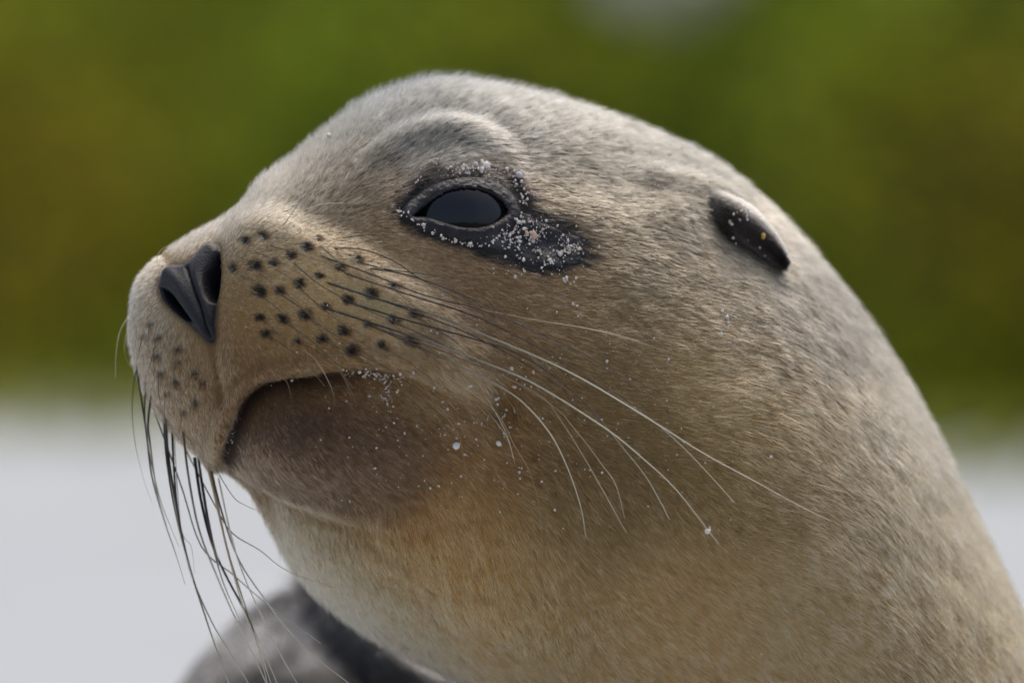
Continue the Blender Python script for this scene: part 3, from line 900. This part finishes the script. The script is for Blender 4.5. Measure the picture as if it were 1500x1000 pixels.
# ------------------------------------------------------------------ whiskers, each its own part
DARK, BROWN, TAN, PALE = np.array([.012, .010, .010]), np.array([.085, .055, .035]), np.array([.42, .31, .17]), np.array([.76, .71, .55])
WH = [  # points, root radius mm, colours root -> tip, lift above the fur at the tip (cm), or fixed depth (cm)
    ([(201, 535), (194, 580), (196, 635), (207, 690), (222, 735)], .14, (DARK, BROWN, PALE), 'far'),
    ([(200, 540), (214, 630), (222, 695), (240, 760), (257, 810), (271, 855)], .36, (DARK, BROWN, PALE), 'far'),
    ([(222, 575), (217, 620), (220, 650), (230, 720), (247, 780)], .42, (DARK, BROWN, PALE), 'far'),
    ([(214, 560), (212, 610), (219, 665), (236, 735), (262, 800)], .30, (DARK, BROWN, PALE), 'far'),
    ([(242, 607), (247, 670), (260, 750), (275, 820), (295, 885), (315, 945), (335, 1000), (348, 1035)], .46, (DARK, BROWN, PALE), 'far'),
    ([(240, 600), (243, 660), (252, 725), (266, 790), (283, 850)], .46, (DARK, BROWN, PALE), 'far'),
    ([(252, 630), (255, 690), (262, 760), (280, 840), (310, 910), (340, 960), (370, 1010)], .40, (DARK, BROWN, PALE), 'far'),
    ([(267, 620), (275, 690), (290, 770), (312, 830), (340, 895), (360, 935), (390, 1000), (402, 1030)], .42, (BROWN, PALE, PALE), 'far'),
    ([(285, 670), (295, 735), (312, 800), (335, 850), (360, 895), (372, 925)], .55, (DARK, DARK, BROWN), 'far'),
    ([(290, 668), (299, 730), (310, 790), (326, 850), (350, 905)], .48, (DARK, BROWN, PALE), 'far'),
    ([(292, 680), (305, 760), (320, 820), (350, 880), (380, 940), (408, 1005)], .40, (BROWN, PALE, PALE), 'far'),
    ([(297, 655), (312, 715), (327, 780), (342, 840), (360, 900), (380, 950), (400, 1010)], .44, (TAN, PALE, PALE), 'far'),
    ([(305, 672), (318, 735), (332, 800), (352, 865), (372, 925), (388, 985), (398, 1030)], .38, (TAN, TAN, PALE), 'far'),
    ([(310, 690), (325, 750), (350, 820), (390, 880), (425, 925), (460, 960), (515, 1003)], .34, (BROWN, PALE, PALE), 'far'),
    ([(320, 700), (340, 790), (360, 850), (390, 915), (412, 960), (440, 1008)], .30, (PALE, PALE, PALE), 'far'),
    ([(225, 600), (265, 710), (295, 800), (340, 840), (380, 875), (420, 905), (470, 942)], .26, (DARK, BROWN, PALE), 'far'),
    ([(270, 655), (315, 740), (340, 780), (380, 805), (420, 835), (490, 860)], .24, (BROWN, BROWN, TAN), 'far'),
    ([(308, 672), (340, 725), (360, 740), (385, 750)], .16, (BROWN, BROWN, BROWN), 'far'),
    ([(255, 640), (265, 770), (280, 800), (285, 840)], .14, (BROWN, TAN, TAN), 'far'),
    ([(189, 462), (176, 485), (170, 517), (169, 553)], .16, (PALE, PALE, PALE), 'far'),
    ([(190, 470), (182, 507), (187, 530), (196, 541)], .12, (PALE, TAN, TAN), 'far'),
    ([(228, 392), (232, 372), (244, 361), (262, 358)], .13, (PALE, PALE, PALE), 'far'),
    ([(450, 368), (540, 400), (620, 432), (700, 452), (772, 480), (844, 512), (902, 545), (959, 584), (1010, 613), (1060, 638), (1107, 656), (1132, 692)], .24, (DARK, BROWN, TAN), 1.3),
    ([(475, 451), (560, 478), (640, 505), (736, 541), (790, 566), (855, 606), (902, 638), (945, 674), (988, 714), (1031, 768), (1053, 797)], .30, (DARK, PALE, PALE), 1.6),
    ([(467, 410), (560, 440), (640, 462), (720, 495), (797, 527), (855, 556), (916, 592), (974, 628), (1031, 664), (1103, 703), (1168, 739), (1217, 763)], .30, (DARK, PALE, PALE), 1.8),
    ([(496, 397), (600, 432), (700, 465), (800, 515), (880, 565), (950, 612), (990, 645), (1030, 685), (1076, 736)], .26, (DARK, BROWN, PALE), 1.2),
    ([(507, 442), (600, 470), (700, 498), (754, 516), (808, 548), (862, 595), (896, 635), (916, 660), (945, 696), (966, 732), (981, 761)], .28, (DARK, BROWN, PALE), 1.3),
    ([(541, 476), (640, 520), (732, 566), (772, 595), (808, 638), (833, 689), (851, 743), (858, 786)], .27, (BROWN, PALE, PALE), 1.2),
    ([(537, 476), (650, 515), (783, 574), (822, 617), (858, 674), (887, 725), (918, 781)], .22, (BROWN, TAN, PALE), 1.1),
    ([(574, 470), (680, 520), (801, 588), (844, 631), (880, 678), (902, 710), (915, 759)], .20, (BROWN, TAN, PALE), 1.0),
    ([(640, 540), (722, 599), (754, 653), (776, 692), (790, 743), (795, 818)], .14, (TAN, TAN, TAN), .8),
    ([(700, 560), (740, 631), (754, 678)], .12, (TAN, PALE, PALE), .6),
    ([(700, 452), (780, 468), (855, 480), (916, 494), (959, 509), (995, 520)], .14, (TAN, PALE, TAN), .9),
    ([(502, 349), (544, 344), (608, 346)], .15, (DARK, DARK, BROWN), .6),
    ([(486, 364), (528, 365), (576, 382), (620, 411), (690, 446), (760, 480)], .22, (DARK, DARK, BROWN), .7),
    ([(539, 393), (576, 398), (620, 410), (690, 437), (760, 470), (830, 508)], .26, (DARK, DARK, BROWN), .8),
    ([(521, 383), (570, 395), (640, 404), (690, 420)], .20, (DARK, DARK, BROWN), .8),
    ([(541, 433), (620, 462), (700, 495), (790, 545), (850, 592)], .26, (DARK, DARK, BROWN), .9),
    ([(427, 382), (470, 418), (530, 450), (600, 482), (660, 520)], .18, (DARK, DARK, BROWN), .5),
    ([(438, 421), (480, 458), (530, 490), (590, 530)], .16, (DARK, BROWN, BROWN), .5),
    ([(445, 463), (490, 490), (540, 520), (580, 550)], .15, (DARK, BROWN, BROWN), .5),
    ([(448, 307), (480, 298), (528, 299)], .13, (PALE, PALE, TAN), .6),
    ([(413, 333), (432, 306), (442, 288)], .12, (BROWN, BROWN, BROWN), .6),
    ([(440, 292), (478, 270), (508, 258)], .11, (TAN, PALE, PALE), .6),
    ([(446, 513), (466, 532), (485, 567), (491, 593)], .11, (TAN, PALE, TAN), .5),
    ([(411, 550), (421, 561), (427, 583)], .10, (TAN, TAN, TAN), .4),
    ([(498, 545), (510, 564), (523, 593)], .10, (TAN, TAN, TAN), .5),
    ([(640, 590), (651, 606), (674, 644), (686, 724)], .11, (TAN, TAN, TAN), .6),
    ([(712, 600), (741, 638), (754, 679)], .11, (TAN, PALE, TAN), .6),
]
whm = material('whisker_keratin', attr='pigment', rough=0.35, spec=0.5)
for k, (sx, sy) in enumerate(SPOTS):
    if min(math.hypot(sx - q[0][0][0], sy - q[0][0][1]) for q in WH) < 5:
        continue
    if sx > 330:
        L_ = rng.uniform(80, 240); a0 = rng.uniform(.25, .6); cv = rng.uniform(.0, .5)
        WH.append(([(sx + L_ * t * math.cos(a0 + cv * t), sy + L_ * t * math.sin(a0 + cv * t)) for t in (0, .35, .7, 1)],
                   rng.uniform(.09, .15), (DARK, BROWN, TAN), rng.uniform(.4, .8)))
    else:
        L_ = rng.uniform(35, 80); a0 = rng.uniform(1.4, 1.9); cv = rng.uniform(-.3, .3)
        WH.append(([(sx + L_ * t * math.cos(a0 + cv * t), sy + L_ * t * math.sin(a0 + cv * t)) for t in (0, .35, .7, 1)],
                   rng.uniform(.07, .12), (DARK, BROWN, TAN), rng.uniform(.3, .5)))
for pts, r0, cols3, mode in WH:
    ctrl = np.array(pts, float)
    n_ = 28
    q = spline(ctrl, n_)
    s = np.linspace(0, 1, n_)
    if mode == 'far':
        base_d = 0.022 - 0.00012 * (q[0, 0] - 190)
        d = base_d - 0.010 * s
        rd, _, dist = surf(*q[0])
        d[0] = rd if dist < 6 else d[0]
        d = d * 1.0
        d[:4] = np.linspace(d[0], d[4], 5)[:4]
    else:
        d = np.array([surf(*p)[0] for p in q]) 
        d = np.minimum(d, np.interp(s, [0, .5, 1], [d[0], min(d[0], d[-1]) + .004, d[-1]]))
        d = d - 0.0034 * smooth(0, .10, s) - mode / 100 * s ** 1.1
    cpts = place(q[:, 0], q[:, 1], d)
    tang = np.gradient(cpts, axis=0)
    tang /= np.linalg.norm(tang, axis=1)[:, None]
    side = np.cross(tang, camdir(0, 1, 0)[None].reshape(1, 3)); side /= np.linalg.norm(side, axis=1)[:, None]
    up = np.cross(side, tang)
    r = r0 / 1000 * (1.12 if mode == 'far' else 1.25) * (1 - 0.72 * s ** 1.3)
    aa = np.linspace(0, 2 * math.pi, 6, endpoint=False)
    V = cpts[:, None] + r[:, None, None] * (np.cos(aa)[None, :, None] * side[:, None] + np.sin(aa)[None, :, None] * up[:, None])
    cc = np.stack([np.interp(s, [0.12, .5, .9], [c_[j] for c_ in cols3]) for j in range(3)], -1)
    link_mesh('whisker', V.reshape(-1, 3), faces_grid(n_, 6), whm, BASE, cols=np.repeat(cc, 6, 0))

# ------------------------------------------------------------------ sand clinging to the face
def ball_mesh():
    g = (1 + 5 ** .5) / 2
    v_ = [(-1, g, 0), (1, g, 0), (-1, -g, 0), (1, -g, 0), (0, -1, g), (0, 1, g), (0, -1, -g), (0, 1, -g), (g, 0, -1), (g, 0, 1), (-g, 0, -1), (-g, 0, 1)]
    f_ = [(0, 11, 5), (0, 5, 1), (0, 1, 7), (0, 7, 10), (0, 10, 11), (1, 5, 9), (5, 11, 4), (11, 10, 2), (10, 7, 6), (7, 1, 8),
          (3, 9, 4), (3, 4, 2), (3, 2, 6), (3, 6, 8), (3, 8, 9), (4, 9, 5), (2, 4, 11), (6, 2, 10), (8, 6, 7), (9, 8, 1)]
    v_ = [np.array(q) / np.linalg.norm(q) for q in v_]
    return np.array(v_), np.array(f_)


ico_d, ico_f = ball_mesh()
NI = len(ico_d)
GR = []      # px, py, size px, colour index


def along(pts, n, spread, smin, smax):
    q = spline(pts, 200)
    for _ in range(int(n * 1.15)):
        p = q[rng.integers(200)] + rng.normal(0, spread, 2)
        GR.append((p[0], p[1], rng.uniform(smin, smax) if rng.random() < .8 else smax * 1.15))


def blob(cx, cy, sx, sy, rot, n, smin, smax):
    for _ in range(int(n * 1.9)):
        a, b = rng.normal(0, sx), rng.normal(0, sy)
        GR.append((cx + a * math.cos(rot) - b * math.sin(rot), cy + a * math.sin(rot) + b * math.cos(rot), rng.uniform(smin, smax)))


along([(582, 311), (600, 322), (630, 338), (660, 350), (690, 360), (720, 362)], 52, 2.2, 1.6, 4.0)
along([(586, 292), (600, 270), (625, 250), (655, 244)], 16, 5, 1.6, 4.0)
along([(655, 258), (680, 252), (710, 250), (735, 252), (762, 262)], 40, 4.5, 1.8, 5.0)
blob(712, 250, 6, 4, 0, 12, 2.5, 5.5)
along([(748, 272), (765, 280), (774, 292), (768, 298)], 26, 4.0, 1.8, 5.0)
blob(745, 338, 13, 8, -.4, 34, 1.8, 4.6)
blob(775, 325, 9, 3, -.1, 10, 2.0, 4.5)
blob(780, 345, 10, 6, -.2, 26, 2.0, 5.0)
blob(740, 355, 14, 5, .1, 22, 1.8, 4.2)
along([(798, 385), (815, 378), (832, 370), (845, 360)], 44, 4.0, 1.8, 4.4)
along([(820, 350), (830, 360), (846, 368)], 22, 4, 1.8, 4.0)
blob(780, 378, 22, 10, .3, 20, 1.6, 3.6)
along([(720, 395), (760, 398), (800, 408), (840, 412)], 16, 5, 1.6, 4.2)
along([(504, 543), (530, 541), (560, 546), (600, 549)], 40, 3.0, 1.6, 3.8)
blob(560, 553, 14, 9, 0, 30, 1.5, 3.6)
blob(566, 580, 5, 12, 0, 14, 1.5, 3.6)
blob(600, 600, 70, 45, 0.2, 42, 1.5, 3.2)
blob(720, 610, 45, 38, 0, 46, 1.6, 3.8)
blob(560, 690, 80, 30, 0.1, 26, 1.6, 3.8)
blob(860, 560, 130, 90, 0.4, 60, 1.4, 3.4)
blob(950, 500, 200, 170, 0.3, 40, 1.3, 2.8)
blob(480, 270, 90, 60, -.4, 14, 1.3, 2.6)
blob(700, 254, 34, 6, .05, 30, 1.4, 3.2)
blob(800, 362, 38, 20, .3, 50, 1.2, 2.6)
blob(780, 690, 50, 40, 0, 18, 1.4, 3.2)
blob(900, 300, 70, 60, 0, 14, 1.4, 3.2)
blob(900, 800, 180, 80, 0, 12, 1.5, 3.2)
blob(1090, 330, 26, 18, .7, 12, 2.0, 4.2)
blob(1060, 470, 6, 25, 0, 8, 1.8, 4.4)
blob(960, 240, 14, 10, 0, 5, 2.0, 4.0)
along([(355, 600), (335, 640), (330, 665)], 8, 2, 1.4, 2.8)
blob(600, 480, 60, 50, .4, 18, 1.4, 3.2)
blob(450, 440, 90, 50, 0, 8, 1.4, 2.6)
blob(540, 180, 50, 20, -.4, 6, 2.0, 3.8)
blob(655, 165, 40, 8, .2, 5, 1.6, 3.0)
GCOL = np.array([(.72, .69, .66), (.60, .58, .56), (.76, .73, .66), (.55, .50, .46), (.66, .52, .36), (.66, .48, .42), (.62, .60, .64), (.74, .72, .66)])


EQX, EQY, EQD = (a.ravel() for a in project(EP))


def grain_mesh(px, py, spx):
    d_, n_, _ = surf(px, py)
    near_ = np.hypot(EQX - px, EQY - py)
    if near_.min() < 5:                                   # the grain lies on the ear
        d_ = EQD[near_ < 6].min()
        n_ = camdir(0.1, -0.95, 0.3)
    r_ = (spx if spx > 6 else 0.80 * spx * rng.choice([.65, .8, .95, 1.1, 1.45, 1.9], p=[.2, .25, .22, .15, .12, .06])) * 0.56
    r_ = max(r_, 0.00024) * (DIST / FPX)
    c_ = place(px, py, d_) + n_ * (r_ * 0.4 + rng.uniform(0.0007, 0.0017))
    k_ = ico_d * rng.uniform(0.6, 1.35, (NI, 1)) * rng.uniform(.75, 1.3, (1, 3))
    return c_ + k_ * r_


gv, gf, gc = [], [], []
for (px, py, spx) in GR:
    sd1 = poly_sd(np.array([px]), np.array([py]), EYE)[0]
    if sd1 < 4 or surf(px, py)[2] > 5:
        continue
    gf.append(ico_f + NI * len(gv))
    gv.append(grain_mesh(px, py, spx))
    gc.append(np.repeat(GCOL[rng.choice(8, p=[.24, .2, .18, .08, .07, .05, .06, .12])][None], NI, 0))
grainm = material('coral_sand_grain', attr='pigment', rough=0.5, spec=0.4)
tag(link_mesh('sand_grains', np.vstack(gv), np.vstack(gf), grainm, smooth_shade=False, cols=np.vstack(gc)), kind='stuff',
    label='white coral sand grains sticking to the face of the sea lion')


def single(px, py, spx, tone, label, above=0.0):
    v_ = grain_mesh(px, py, spx)
    v_ = v_ + camdir(0, -above, 0)
    tag(link_mesh('sand_grain', v_, ico_f, grainm, smooth_shade=False, cols=np.repeat(np.array(tone)[None], NI, 0)), label, 'sand grain',
        'large sand grains on the head')


single(1035, 775, 8, (.80, .78, .74), 'white sand grain caught on a pale whisker near its tip', .013)
single(668, 651, 10, (.80, .79, .77), 'large white sand grain on the brown chin below the mouth corner')
single(730, 649, 8, (.78, .76, .72), 'white sand grain on the cheek just under the mouth corner')
single(779, 346, 11, (.70, .46, .36), 'pinkish orange sand grain on the bare skin behind the eye')
single(712, 249, 11, (.80, .77, .74), 'largest white sand grain on the upper eyelid')
single(1118, 348, 8, (.66, .40, .10), 'orange sand grain on the dark ear')

print('tris', sum(len(o.data.polygons) * 2 for o in S.objects if o.type == 'MESH'), 'hairs', NH)
